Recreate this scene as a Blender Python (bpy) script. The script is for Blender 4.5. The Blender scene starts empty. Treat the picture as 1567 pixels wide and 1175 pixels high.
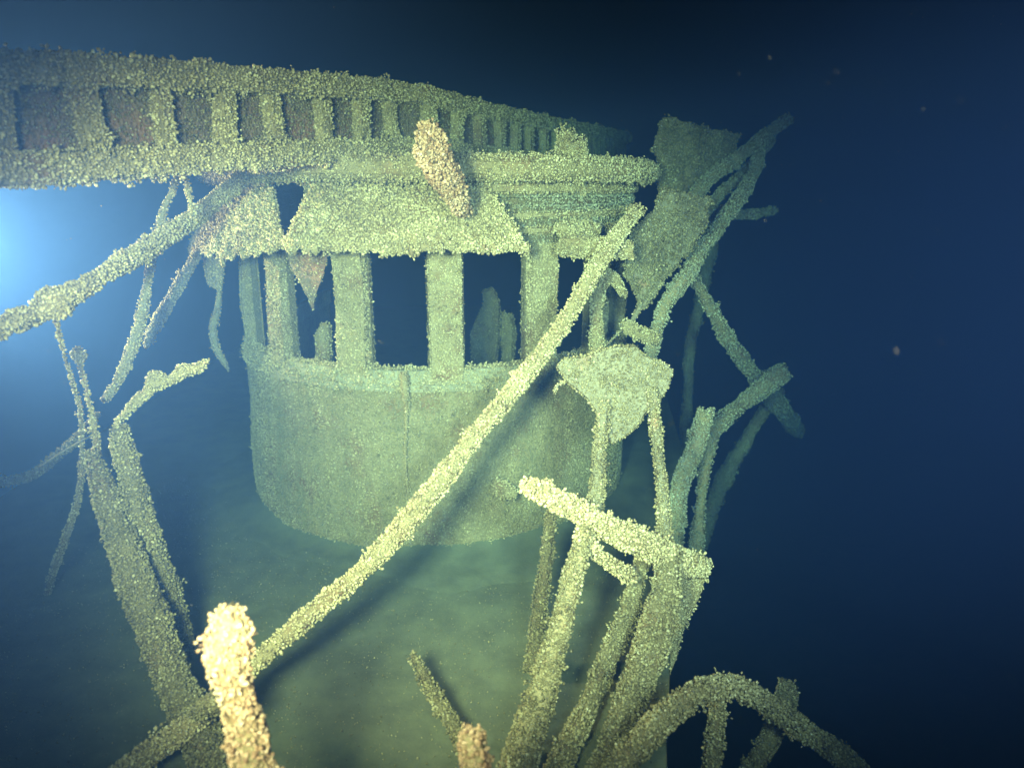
import bpy, math
import numpy as np
from mathutils import Vector

# ------------------------------------------------------------------ camera, world, lamps, exposure
scene = bpy.context.scene
F_PX, CX, CY = 1119.0, 783.5, 587.5          # focal length and centre of the 1567 x 1175 photograph
PITCH = math.radians(15.0)
EYE = np.array([0.0, 0.0, 2.36])
cam_d = bpy.data.cameras.new('camera')
cam = bpy.data.objects.new('camera', cam_d)
scene.collection.objects.link(cam)
scene.camera = cam
cam.location = EYE
cam.rotation_euler = (math.pi / 2 - PITCH, 0, 0)
cam_d.sensor_width = 36.0
cam_d.lens = F_PX / 1567.0 * 36.0
cam_d.clip_start = 0.05
cam_d.clip_end = 300.0
cam_d.dof.use_dof = True
cam_d.dof.focus_distance = 4.2
cam_d.dof.aperture_fstop = 1.6

world = bpy.data.worlds.new('World')
scene.world = world
world.use_nodes = True
wn = world.node_tree
bg = wn.nodes['Background']
sky = wn.nodes.new('ShaderNodeTexSky')
sky.sky_type = 'NISHITA'
sky.sun_disc = False
sky.sun_elevation = math.radians(2.0)
sky.sun_rotation = math.radians(200.0)
wn.links.new(sky.outputs['Color'], bg.inputs['Color'])
bg.inputs['Strength'].default_value = 0.0015      # next to no daylight reaches this depth


def lamp(name, loc, target, watts, cone, blend, size, colour=(1, 1, 1)):
    d = bpy.data.lights.new(name, 'SPOT')
    d.energy = watts
    d.spot_size = math.radians(cone)
    d.spot_blend = blend
    d.shadow_soft_size = size
    d.color = colour
    o = bpy.data.objects.new(name, d)
    scene.collection.objects.link(o)
    o.location = loc
    o.rotation_euler = (Vector(target) - Vector(loc)).to_track_quat('-Z', 'Y').to_euler()
    return o


# the lamps that the divers carry
lamp('dive_lamp_main', (-0.62, -0.02, 2.52), (-0.50, 4.0, 1.18), 4700, 64, 0.85, 0.26, (1.0, 0.86, 0.50))
lamp('dive_lamp_side', (0.85, -0.1, 2.60), (0.88, 4.3, 1.12), 2600, 60, 0.9, 0.26, (0.88, 0.89, 0.76))
lamp('dive_lamp_far', (-4.35, 5.0, 2.05), (-2.0, 3.9, 1.95), 5600, 58, 1.0, 0.08, (1.0, 0.60, 0.32))

vs = scene.view_settings
vs.view_transform = 'Standard'
vs.look = 'None'
vs.gamma = 1.0
vs.exposure = 0.0
vs.use_curve_mapping = False
cy = scene.cycles
cy.use_denoising = True
cy.max_bounces = 4
cy.diffuse_bounces = 2
cy.glossy_bounces = 1
cy.transmission_bounces = 1
cy.volume_bounces = 1
cy.transparent_max_bounces = 4
cy.sample_clamp_indirect = 4.0
cy.caustics_reflective = False
cy.caustics_refractive = False

# ------------------------------------------------------------------ helpers
RNG = np.random.default_rng(11)
SP, CP = math.sin(PITCH), math.cos(PITCH)
COL = scene.collection


def P(px, py, Y):
    """point at depth Y (metres ahead of the camera) seen at a pixel of the photograph"""
    u, v = (px - CX) / F_PX, (CY - py) / F_PX
    dy, dz = CP + v * SP, -SP + v * CP
    t = Y / dy
    return np.array([u * t, Y, EYE[2] + dz * t])


def metres(wpx, py, Y):
    """size in metres of wpx photograph pixels at that depth"""
    v = (CY - py) / F_PX
    return wpx * (Y / (CP + v * SP)) / F_PX


def vnoise(p, f, seed=0.0):
    """smooth lumpy noise in -1..1 for an (n,3) array"""
    q = p * f + seed * 7.13
    x, y, z = q[:, 0], q[:, 1], q[:, 2]
    a = np.sin(x + 1.7 * np.sin(y * 0.8 + z)) + np.sin(1.3 * y + 1.4 * np.sin(z * 1.1 - x * 0.7) + 1.9)
    b = np.sin(1.1 * z + 1.6 * np.sin(x * 0.9 + y * 0.6) + 4.1)
    return (a + b) / 3.0


def unit(a):
    return a / np.maximum(np.linalg.norm(a, axis=-1, keepdims=True), 1e-9)


def set_tags(o, label=None, cat=None, group=None, kind=None):
    for k, val in (('label', label), ('category', cat), ('group', group), ('kind', kind)):
        if val:
            o[k] = val
    return o


def mesh_from_arrays(name, V, T, smooth=True):
    me = bpy.data.meshes.new(name)
    n, m = len(V), len(T)
    me.vertices.add(n)
    me.vertices.foreach_set('co', np.ascontiguousarray(V, dtype=np.float32).ravel())
    me.loops.add(m * 3)
    me.loops.foreach_set('vertex_index', np.ascontiguousarray(T, dtype=np.int32).ravel())
    me.polygons.add(m)
    me.polygons.foreach_set('loop_start', np.arange(0, m * 3, 3, dtype=np.int32))
    me.polygons.foreach_set('use_smooth', np.full(m, smooth, dtype=bool))
    me.update(calc_edges=True)
    return me


# low shell: 6 corners; fuller shell for the near things: 10 corners
LOW_V = np.array([(0, 0, 0), (.40, 0, .60), (0, .31, .62), (-.36, 0, .66), (0, -.31, .62), (.08, 0, 1.0)])
LOW_T = np.array([(0, 2, 1), (0, 3, 2), (0, 4, 3), (0, 1, 4), (5, 1, 2), (5, 2, 3), (5, 3, 4), (5, 4, 1)])


def full_shell():
    v = [(0, 0, 0)]
    for z, r in ((.36, .27), (.76, .36)):
        for k in range(4):
            a = k * 2 * math.pi / 4
            v.append((r * 1.1 * math.cos(a) + .04 * z, r * .85 * math.sin(a), z))
    v.append((.05, 0, 1.02))
    t = []
    for k in range(4):
        a, b = 1 + k, 1 + (k + 1) % 4
        t += [(0, b, a), (a, b, b + 4), (a, b + 4, a + 4), (a + 4, b + 4, 9)]
    return np.array(v), np.array(t)


FULL_V, FULL_T = full_shell()
SHELLS = [0]


def shells(points, normals, size, rng, full=False, tilt=0.8, seed=0):
    """numpy arrays of one shell at each point"""
    n = len(points)
    SV, ST = (FULL_V, FULL_T) if full else (LOW_V, LOW_T)
    z = unit(normals + rng.normal(0, tilt, (n, 3)) * 0.8)
    r = rng.normal(0, 1, (n, 3))
    x = unit(r - (r * z).sum(1, keepdims=True) * z)
    y = np.cross(z, x)
    L = (size * np.clip(rng.lognormal(-0.26, 0.32, n), 0.38, 1.5))[:, None, None]
    V = points[:, None, :] + L * (SV[None, :, 0:1] * x[:, None] + SV[None, :, 1:2] * y[:, None]
                                  + (SV[None, :, 2:3] - 0.25) * z[:, None])
    T = ST[None] + (np.arange(n) * len(SV))[:, None, None]
    t = rng.beta(2.4, 2.7, n) + 0.17 * vnoise(points, 11.0, seed + 1.3) + 0.10 * vnoise(points, 37.0, seed)
    t = np.where(rng.random(n) < 0.015, 0.92, t)                    # a few open, bleached shells
    tone = np.repeat(np.clip(t, 0, 1), len(SV))
    SHELLS[0] += n
    return V.reshape(-1, 3), T.reshape(-1, 3), tone


def add_crust(parent, V, T, density, size, seed, mat, full=False, lift=0.5, clumps=0.0, hang=0.0, tilt=0.8,
              patch=0.0, name='mussel_crust'):
    """zebra-mussel crust over the triangles T of V: one mesh, child of parent"""
    rng = np.random.default_rng(seed)
    a, b, c = V[T[:, 0]], V[T[:, 1]], V[T[:, 2]]
    nn = np.cross(b - a, c - a)
    A = np.linalg.norm(nn, axis=1) / 2
    to_eye = unit(EYE - (a + b + c) / 3)
    far = np.linalg.norm(EYE - (a + b + c) / 3, axis=1)
    A = A * np.clip((5.0 / far) ** 2, 0.2, 1.0)                        # and where it is too far off to be told apart
    A = A * np.where((unit(nn) * to_eye).sum(1) < -0.12, 0.12, 1.0)      # thinner growth on the far sides
    n = int(A.sum() * density)
    if n < 3:
        return None

    def sample(k):
        i = rng.choice(len(T), k, p=A / A.sum())
        r1, r2 = np.sqrt(rng.random(k)), rng.random(k)
        p = a[i] * (1 - r1)[:, None] + b[i] * (r1 * (1 - r2))[:, None] + c[i] * (r1 * r2)[:, None]
        return p, unit(nn[i])
    p, q = sample(n)
    if patch > 0:
        keep = vnoise(p, 9.0, seed) + 0.6 * vnoise(p, 31.0, seed + 3) + rng.normal(0, .35, len(p)) > -1.2 + 1.2 * patch
        p, q = p[keep], q[keep]
    thick = np.clip(0.5 + 0.7 * vnoise(p, 22.0, seed * 0.37), 0, 1.3)
    p = p + q * (size * lift * thick * rng.random(len(p)))[:, None]
    if clumps > 0:
        k = int(A.sum() * clumps)
        cp, cq = sample(max(k, 1))
        if hang > 0:
            low = cq[:, 2] < 0.25
            cq = np.where(low[:, None], unit(cq + np.array([0, 0, -hang])), cq)
        m = rng.integers(8, 20, len(cp))
        idx = np.repeat(np.arange(len(cp)), m)
        rad = size * rng.uniform(0.5, 1.2, len(cp))[idx]
        off = np.clip(rng.normal(0, 0.55, (len(idx), 3)), -0.9, 0.9) * rad[:, None]
        p2 = cp[idx] + cq[idx] * (size * 0.9 * rng.random(len(idx)))[:, None] + off
        q2 = unit(cq[idx] + off / rad[:, None] * 0.8)
        p, q = np.vstack([p, p2]), np.vstack([q, q2])
    SVv, STt, tone = shells(p, q, size, rng, full, tilt, seed * 0.71)
    me = mesh_from_arrays(name, SVv, STt)
    at = me.attributes.new('tone', 'FLOAT', 'POINT')
    at.data.foreach_set('value', tone.astype(np.float32))
    me.materials.append(mat)
    o = bpy.data.objects.new(name, me)
    COL.objects.link(o)
    o['kind'] = 'stuff'
    o.parent = parent
    return o


class MB:
    """collects faces; build() links them as one mesh object and grows its crust"""

    def __init__(self):
        self.v, self.f, self.c = [], [], []

    def add(self, verts, faces, crust=True):
        o = len(self.v)
        self.v += [tuple(map(float, p)) for p in verts]
        for f in faces:
            self.f.append(tuple(i + o for i in f))
            self.c.append(crust)

    def box(self, x0, x1, y0, y1, z0, z1):
        v = [(x, y, z) for z in (z0, z1) for y in (y0, y1) for x in (x0, x1)]
        self.add(v, [(0, 2, 3, 1), (4, 5, 7, 6), (0, 1, 5, 4), (1, 3, 7, 5), (3, 2, 6, 7), (2, 0, 4, 6)])

    def tube(self, pts, radii, sides=9, lump=0.12, seed=0, flat=1.0, side_dir=None):
        """lumpy rod along pts; flat < 1 squeezes it into a plank whose thin way is side_dir"""
        pts = np.asarray(pts, float)
        radii = np.asarray(radii, float)
        n = len(pts)
        wob = np.stack([vnoise(pts, 8.0, seed + 2), vnoise(pts, 8.0, seed + 6), vnoise(pts, 8.0, seed + 9)], 1)
        pts = pts + wob * (radii * 0.9 * lump)[:, None]
        radii = radii * (1 + 1.3 * lump * vnoise(pts, 6.5, seed + 4))
        d = unit(np.gradient(pts, axis=0))
        ref = np.array(side_dir if side_dir is not None else (0.31, 1.0, 0.12), float)
        V = []
        for i in range(n):
            w = unit(ref - d[i] * ref.dot(d[i]))
            s = np.cross(d[i], w)
            for k in range(sides):
                a = 2 * math.pi * k / sides
                ca, sa = math.cos(a), math.sin(a)
                if flat < 1.0:                      # squarer section
                    e = 0.45
                    ca = math.copysign(abs(ca) ** e, ca)
                    sa = math.copysign(abs(sa) ** e, sa)
                V.append(pts[i] + radii[i] * (s * ca + w * sa * flat))
        V = np.array(V)
        ax = np.repeat(pts, sides, axis=0)
        V = ax + (V - ax) * (1 + lump * vnoise(V, 19.0, seed) + 0.5 * lump * vnoise(V, 47.0, seed + 5))[:, None]
        F = []
        for i in range(n - 1):
            for k in range(sides):
                a, b = i * sides + k, i * sides + (k + 1) % sides
                F.append((a, b, b + sides, a + sides))
        nv = len(V)
        V = np.vstack([V, pts[0] - d[0] * radii[0] * 0.25, pts[-1] + d[-1] * radii[-1] * 0.25])
        jag = np.random.default_rng(seed + 5)
        for e, sg in ((0, -1), ((n - 1) * sides, 1)):               # ragged, broken ends
            for k in range(sides):
                V[e + k] += d[0 if e == 0 else -1] * sg * radii[0 if e == 0 else -1] * jag.uniform(-0.5, 0.9)
        for k in range(sides):
            F.append((nv, (k + 1) % sides, k))
            F.append((nv + 1, (n - 1) * sides + k, (n - 1) * sides + (k + 1) % sides))
        self.add(V, F)

    def beam(self, a, b, wide, deep, up=(0, 0, 1)):
        """straight bar of rectangular section from a to b"""
        a, b, up = np.asarray(a, float), np.asarray(b, float), np.asarray(up, float)
        d = unit(b - a)
        w = unit(np.cross(d, up))
        h = np.cross(w, d)
        V = []
        for p in (a, b):
            for s, t in ((-1, -1), (1, -1), (1, 1), (-1, 1)):
                V.append(p + w * s * wide / 2 + h * t * deep / 2)
        self.add(V, [(3, 2, 1, 0), (4, 5, 6, 7), (0, 1, 5, 4), (1, 2, 6, 5), (2, 3, 7, 6), (3, 0, 4, 7)])

    def plate(self, outline, thick, normal, bulge=0.0, seed=0, rings=4):
        """thick crumpled sheet with the given outline (world points)"""
        O = np.asarray(outline, float)
        n = unit(np.asarray(normal, float))
        # finer outline
        out = []
        for i in range(len(O)):
            p, q = O[i], O[(i + 1) % len(O)]
            k = max(1, int(np.linalg.norm(q - p) / 0.05))
            for j in range(k):
                out.append(p + (q - p) * j / k)
        out = np.array(out)
        c = out.mean(0)
        m = len(out)
        rad = unit(out - c)
        out = out + rad * (0.018 * vnoise(out, 34.0, seed) + 0.012 * vnoise(out, 80.0, seed + 3))[:, None]
        L = [c[None]]
        for r in range(1, rings + 1):
            L.append(c + (out - c) * r / rings)
        S = np.vstack(L)
        S = S + n * (bulge * (vnoise(S, 6.0, seed) + 0.5 * vnoise(S, 15.0, seed + 2)))[:, None]
        top, bot = S + n * thick / 2, S - n * thick / 2
        V = np.vstack([top, bot])
        ns = len(S)
        F = []
        for k in range(m):
            a, b = 1 + k, 1 + (k + 1) % m
            F.append((0, a, b))
            F.append((ns, ns + b, ns + a))
            for r in range(rings - 1):
                a0, b0, a1, b1 = a + r * m, b + r * m, a + (r + 1) * m, b + (r + 1) * m
                F.append((a0, a1, b1, b0))
                F.append((ns + a0, ns + b0, ns + b1, ns + a1))
            ao, bo = a + (rings - 1) * m, b + (rings - 1) * m
            F.append((ao, ns + ao, ns + bo, bo))
        # outline may run either way round: make the top face point along n
        nn = np.zeros(3)
        for k in range(m):
            nn += np.cross(out[k] - c, out[(k + 1) % m] - c)
        if nn.dot(n) < 0:
            F = [tuple(reversed(f)) for f in F]
        self.add(V, F)

    def ring_band(self, prof, thetas, path, close=True):
        """sweep a closed profile of (radius offset, z) along path(theta, r)"""
        V, m = [], len(prof)
        for t in thetas:
            for r, z in prof:
                x, y = path(t, r)
                V.append((x, y, z))
        F = []
        n = len(thetas)
        for i in range(n - 1):
            for k in range(m):
                a, b = i * m + k, i * m + (k + 1) % m
                F.append((a, b, b + m, a + m))
        F.append(tuple(range(m))[::-1])
        F.append(tuple((n - 1) * m + k for k in range(m)))
        self.add(V, F)
        for i in range(n - 1):                      # the sides far back and the inner faces stay bare
            for k in range(m):
                if abs(thetas[i]) > 97 or abs(thetas[i + 1]) > 97 or max(prof[k][0], prof[(k + 1) % m][0]) < HR - 0.077:
                    self.c[len(self.c) - len(F) + i * m + k] = False

    def build(self, name, mat, parent=None, crust=None, smooth=False, closed=True):
        V = np.array(self.v)
        me = bpy.data.meshes.new(name)
        me.from_pydata([tuple(p) for p in V], [], self.f)
        me.validate()
        if smooth:
            me.polygons.foreach_set('use_smooth', np.ones(len(me.polygons), bool))
        me.materials.append(mat)
        o = bpy.data.objects.new(name, me)
        COL.objects.link(o)
        if parent:
            o.parent = parent
        if crust:
            T = []
            for f, c in zip(self.f, self.c):
                if c:
                    for k in range(1, len(f) - 1):
                        T.append((f[0], f[k], f[k + 1]))
            A = []
            for f in self.f:
                for k in range(1, len(f) - 1):
                    A.append((f[0], f[k], f[k + 1]))
            A = np.array(A)
            W = V - V.mean(0)
            if closed and np.einsum('ij,ij->i', W[A[:, 0]], np.cross(W[A[:, 1]], W[A[:, 2]])).sum() < 0:
                T = [t[::-1] for t in T]
                me.flip_normals()
            add_crust(o, V, np.array(T), **crust)
        return o


def empty(name, loc=(0, 0, 0)):
    """Empty that gathers the parts of a thing (parts keep world coordinates)"""
    o = bpy.data.objects.new(name, None)
    o.empty_display_size = 0.1
    COL.objects.link(o)
    return o


def smooth_path(pts, step=0.05):
    """Catmull-Rom through rows of (x, y, z, radius)"""
    Q = np.asarray(pts, float)
    if len(Q) == 2:
        k = max(3, int(np.linalg.norm(Q[1, :3] - Q[0, :3]) / step))
        t = np.linspace(0, 1, k)[:, None]
        return Q[0] * (1 - t) + Q[1] * t
    E = np.vstack([2 * Q[0] - Q[1], Q, 2 * Q[-1] - Q[-2]])
    out = []
    for i in range(1, len(E) - 2):
        p0, p1, p2, p3 = E[i - 1], E[i], E[i + 1], E[i + 2]
        k = max(2, int(np.linalg.norm(p2[:3] - p1[:3]) / step))
        for j in range(k):
            t = j / k
            out.append(0.5 * (2 * p1 + (p2 - p0) * t + (2 * p0 - 5 * p1 + 4 * p2 - p3) * t * t
                              + (3 * p1 - p0 - 3 * p2 + p3) * t ** 3))
    out.append(Q[-1])
    out = np.array(out)
    out[:, 3] = np.maximum(out[:, 3], 0.004)
    return out


# ------------------------------------------------------------------ materials
def new_mat(name):
    m = bpy.data.materials.new(name)
    m.use_nodes = True
    nt = m.node_tree
    return m, nt, nt.nodes['Principled BSDF']


def node(nt, kind, **kw):
    n = nt.nodes.new(kind)
    for k, v in kw.items():
        if k in n.inputs:
            n.inputs[k].default_value = v
        else:
            setattr(n, k, v)
    return n


def ramp(nt, stops):
    r = nt.nodes.new('ShaderNodeValToRGB')
    e = r.color_ramp.elements
    while len(e) > 1:
        e.remove(e[-1])
    e[0].position, e[0].color = stops[0][0], (*stops[0][1], 1)
    for p, c in stops[1:]:
        x = e.new(p)
        x.color = (*c, 1)
    return r


def shell_material(name, stops, silt=(0.33, 0.29, 0.17), silt_amount=0.35, stretch=(7.0, 7.0, 7.0)):
    m, nt, b = new_mat(name)
    at = node(nt, 'ShaderNodeAttribute', attribute_name='tone')
    r = ramp(nt, stops)
    nt.links.new(at.outputs['Fac'], r.inputs['Fac'])
    geo = node(nt, 'ShaderNodeNewGeometry')
    nz = node(nt, 'ShaderNodeTexNoise', Scale=1.0, Detail=4.0, Roughness=0.6)
    tc = node(nt, 'ShaderNodeTexCoord')
    mp = node(nt, 'ShaderNodeMapping')
    mp.inputs['Scale'].default_value = stretch
    nt.links.new(tc.outputs['Object'], mp.inputs['Vector'])
    nt.links.new(mp.outputs['Vector'], nz.inputs['Vector'])
    mr = node(nt, 'ShaderNodeMapRange')
    mr.inputs['From Min'].default_value = 0.35
    mr.inputs['From Max'].default_value = 0.75
    mr.inputs['To Max'].default_value = silt_amount
    nt.links.new(nz.outputs['Fac'], mr.inputs['Value'])
    mix = node(nt, 'ShaderNodeMix', data_type='RGBA')
    nt.links.new(mr.outputs['Result'], mix.inputs['Factor'])
    nt.links.new(r.outputs['Color'], mix.inputs['A'])
    mix.inputs['B'].default_value = (*silt, 1)
    nt.links.new(mix.outputs['Result'], b.inputs['Base Color'])
    b.inputs['Roughness'].default_value = 0.62
    b.inputs['Specular IOR Level'].default_value = 0.25
    return m


SHELL_STOPS = [(0.0, (0.10, 0.070, 0.035)), (0.22, (0.23, 0.172, 0.085)), (0.5, (0.36, 0.285, 0.150)),
               (0.78, (0.47, 0.39, 0.215)), (1.0, (0.62, 0.54, 0.34))]
M_SHELL = shell_material('mussel_shell', SHELL_STOPS)
M_SHELL_SILT = shell_material('mussel_shell_silty', [(0.0, (0.09, 0.08, 0.045)), (0.4, (0.22, 0.20, 0.12)),
                                                     (0.8, (0.34, 0.31, 0.19)), (1.0, (0.5, 0.47, 0.33))],
                              (0.30, 0.30, 0.22), 0.7)


M_SHELL_DIM = shell_material('mussel_shell_dimmed', [(0.0, (0.045, 0.034, 0.016)), (0.25, (0.11, 0.086, 0.040)), (0.55, (0.19, 0.155, 0.074)),
                                                     (0.85, (0.29, 0.245, 0.130)), (1.0, (0.46, 0.40, 0.26))], (0.17, 0.15, 0.085), 0.5)  # shell colours darkened to stand in for dimmer light on these parts


M_SHELL_WARM = shell_material('mussel_shell_pinkish', [(0.0, (0.112, 0.061, 0.033)), (0.25, (0.241, 0.147, 0.081)), (0.55, (0.353, 0.256, 0.155)),
                                                     (0.85, (0.482, 0.350, 0.237)), (1.0, (0.602, 0.472, 0.359))], (0.310, 0.179, 0.106), 0.5)
M_SHELL_WALL = shell_material('mussel_shell_wall', [(0.0, (0.12, 0.09, 0.042)), (0.3, (0.24, 0.19, 0.095)), (0.6, (0.35, 0.285, 0.15)),
                                                   (1.0, (0.52, 0.44, 0.26))], (0.16, 0.145, 0.082), 0.9, (10.0, 10.0, 0.7))


def crusty_steel(name, a, b_, rust, scale=14.0, rust_amount=0.4, relief=0.7):
    m, nt, b = new_mat(name)
    tc = node(nt, 'ShaderNodeTexCoord')
    n1 = node(nt, 'ShaderNodeTexNoise', Scale=scale, Detail=6.0, Roughness=0.7)
    n2 = node(nt, 'ShaderNodeTexNoise', Scale=scale * 0.3, Detail=5.0, Roughness=0.65)
    vo = node(nt, 'ShaderNodeTexVoronoi', Scale=62.0)
    for n in (n1, n2, vo):
        nt.links.new(tc.outputs['Object'], n.inputs['Vector'])
    r = ramp(nt, [(0.3, a), (0.7, b_)])
    nt.links.new(n1.outputs['Fac'], r.inputs['Fac'])
    r2 = ramp(nt, [(0.62 - 0.25 * rust_amount, (0, 0, 0)), (0.75, (1, 1, 1))])
    nt.links.new(n2.outputs['Fac'], r2.inputs['Fac'])
    mix = node(nt, 'ShaderNodeMix', data_type='RGBA')
    nt.links.new(r2.outputs['Color'], mix.inputs['Factor'])
    nt.links.new(r.outputs['Color'], mix.inputs['A'])
    mix.inputs['B'].default_value = (*rust, 1)
    nt.links.new(mix.outputs['Result'], b.inputs['Base Color'])
    b.inputs['Roughness'].default_value = 0.9
    b.inputs['Specular IOR Level'].default_value = 0.15
    bump = node(nt, 'ShaderNodeBump', Strength=relief, Distance=0.012)
    add = node(nt, 'ShaderNodeMath', operation='ADD')
    nt.links.new(n1.outputs['Fac'], add.inputs[0])
    nt.links.new(vo.outputs['Distance'], add.inputs[1])
    nt.links.new(add.outputs['Value'], bump.inputs['Height'])
    nt.links.new(bump.outputs['Normal'], b.inputs['Normal'])
    return m


M_STEEL = crusty_steel('encrusted_steel', (0.17, 0.135, 0.068), (0.30, 0.24, 0.13), (0.16, 0.075, 0.035))
M_RUST = crusty_steel('rusted_plate', (0.095, 0.070, 0.048), (0.19, 0.142, 0.095), (0.22, 0.10, 0.058), 11.0, 0.6)
M_GREY = crusty_steel('silted_plate', (0.13, 0.115, 0.075), (0.21, 0.185, 0.12), (0.30, 0.17, 0.09), 16.0, 0.1)
M_DECK = crusty_steel('silted_deck', (0.075, 0.073, 0.047), (0.13, 0.13, 0.08), (0.14, 0.12, 0.07), 5.0, 0.1, 0.15)
M_BED = crusty_steel('lake_silt', (0.12, 0.11, 0.08), (0.18, 0.17, 0.12), (0.15, 0.12, 0.08), 2.0, 0.1)
M_PALE = crusty_steel('pale_silt', (0.20, 0.18, 0.12), (0.31, 0.28, 0.19), (0.25, 0.2, 0.13), 16.0, 0.1)
M_STEEL_DIM = crusty_steel('encrusted_steel_dimmed', (0.085, 0.068, 0.034), (0.16, 0.13, 0.068), (0.12, 0.07, 0.035))  # darkened copy of the encrusted steel: weaker light painted into the colour
M_ROPE = crusty_steel('old_rope', (0.15, 0.13, 0.08), (0.26, 0.23, 0.15), (0.3, 0.25, 0.15), 30.0, 0.1)


def crust(seed, density=9500, size=0.022, mat=None, **kw):
    return dict(seed=seed, density=density, size=size * 0.92, mat=mat or M_SHELL, **kw)


# ------------------------------------------------------------------ lake bed, hull and deck
mb = MB()
g = 40
xs = np.linspace(-60, 60, g)
V = np.array([(x, y + 10, -8.2) for y in xs for x in xs])
V[:, 2] += 0.35 * vnoise(V, 0.31, 2) + 0.12 * vnoise(V, 1.1, 5)
mb.add(V, [(j * g + i, j * g + i + 1, (j + 1) * g + i + 1, (j + 1) * g + i) for j in range(g - 1) for i in range(g - 1)])
bed = mb.build('lake_bed', M_BED, smooth=True)
set_tags(bed, 'silty lake bed far below the wreck', 'lake bed', kind='structure')

# the deck narrows towards the camera; its edges drop as the hull sides
L_EDGE = [(-3.4, -4), (-3.6, 0.5), (-3.8, 2.6), (-4.0, 4.5), (-4.1, 6.5), (-4.2, 9), (-4.2, 15)]
R_EDGE = [(0.1, -4), (0.4, 0.5), (0.66, 2.6), (1.1, 4.5), (1.6, 6.5), (1.9, 9), (1.9, 15)]
ys = np.concatenate([np.linspace(-4, 1, 12), np.linspace(1.2, 8, 70), np.linspace(8.3, 15, 14)])
lx = np.interp(ys, [p[1] for p in L_EDGE], [p[0] for p in L_EDGE])
rx = np.interp(ys, [p[1] for p in R_EDGE], [p[0] for p in R_EDGE])
m = 44
V = []
for i, y in enumerate(ys):
    for k in range(m):
        V.append((lx[i] + (rx[i] - lx[i]) * k / (m - 1), y, 0))
V = np.array(V, float)
V[:, 2] += 0.012 * vnoise(V, 3.1, 1) + 0.006 * vnoise(V, 11.0, 4)
mb = MB()
F = [(i * m + k, i * m + k + 1, (i + 1) * m + k + 1, (i + 1) * m + k) for i in range(len(ys) - 1) for k in range(m - 1)]
mb.add(V, F, crust=False)
for side, ex in ((0, lx), (1, rx)):
    W = [(ex[i], ys[i], 0.004) for i in range(len(ys))] + [(ex[i] * 0.93, ys[i], -8.7) for i in range(len(ys))]
    n = len(ys)
    fs = [(i, i + 1, n + i + 1, n + i) for i in range(n - 1)]
    mb.add(W, fs if side else [f[::-1] for f in fs], crust=False)
deck = mb.build('deck', M_DECK, smooth=True)
set_tags(deck, 'silt covered steel deck in front of the wheelhouse', 'deck', kind='structure')
sel = [f for f in F if all(1.6 < V[i, 1] < 6.0 and V[i, 0] > -3.0 for i in f)]
T = np.array([t for f in sel for t in ((f[0], f[1], f[2]), (f[0], f[2], f[3]))])
add_crust(deck, V, T, density=900, size=0.011, seed=900, mat=M_SHELL_DIM, lift=0.2, tilt=1.2, patch=0.5, name='mussel_litter')

# ------------------------------------------------------------------ wheelhouse: round front, straight sides
HC, HR = np.array([-0.60, 5.90]), 1.50
SIDE_END = 8.1


def house_path(t, r):
    """plan of the wheelhouse: t in degrees round the front (0 faces the camera); beyond +-90 the sides run back"""
    if abs(t) <= 90:
        a = math.radians(t)
        return HC[0] + r * math.sin(a), HC[1] - r * math.cos(a)
    s = 1 if t > 0 else -1
    return HC[0] + s * r, HC[1] + (abs(t) - 90) / 40.0 * (SIDE_END - HC[1])


def theta_at(px, py, r):
    """angle on the front where the photograph's pixel column crosses radius r"""
    d = P(px, py, 1.0)
    k = d[0]
    best = None
    for t in np.arange(-100, 100, 0.1):
        x, y = house_path(t, r)
        e = abs(x / y - k)
        # near side only: outward normal must face the camera
        a = math.radians(max(-90, min(90, t)))
        if math.sin(a) * x + -math.cos(a) * y > 0.02:
            continue
        if best is None or e < best[0]:
            best = (e, t)
    return best[1]


house = empty('wheelhouse')
set_tags(house, 'round fronted steel wheelhouse with empty windows, crusted with mussels', 'wheelhouse')
FULLT = np.concatenate([[-130, -112], np.linspace(-96, 96, 77), [112, 130]])

mb = MB()
zs = np.linspace(0.0, 1.17, 9)
prof = [(HR + 0.015 * math.sin(z * 5), z) for z in zs] + [(HR - 0.07, z) for z in zs[::-1]]
mb.ring_band(prof, FULLT, house_path)
# crust only on the outer skin
nprof = len(prof)
for i, f in enumerate(mb.f):
    mb.c[i] = mb.c[i] and all((k % nprof) < len(zs) for k in f) and len(f) == 4
wall = mb.build('wall', M_STEEL, house, crust(21, 10000, 0.018, M_SHELL_WALL, lift=0.35, tilt=1.0, clumps=16))

mb = MB()
V, F = [], []
pr = [(0.0, 0.15), (0.07, 0.10), (0.18, 0.06), (0.36, 0.028), (0.62, 0.008), (0.95, -0.03)]
tt = np.linspace(-100, 100, 90)
for t in tt:
    w = 0.55 + 0.16 * math.sin(t * 0.06) + 0.06 * math.sin(t * 0.21 + 1)
    for r, z in pr:
        x, y = house_path(t, HR - 0.01 + r * w)
        V.append((x, y, z * w if z > 0 else z))
m = len(pr)
F = [(i * m + k, (i + 1) * m + k, (i + 1) * m + k + 1, i * m + k + 1) for i in range(len(tt) - 1) for k in range(m - 1)]
V = np.array(V)
V[:, 2] += 0.008 * vnoise(V, 14.0, 3)
mb.add(V, F)
sb = mb.build('silt_bank', M_DECK, smooth=True)
set_tags(sb, 'low bank of silt heaped along the foot of the wheelhouse wall', 'silt', kind='stuff')

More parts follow.
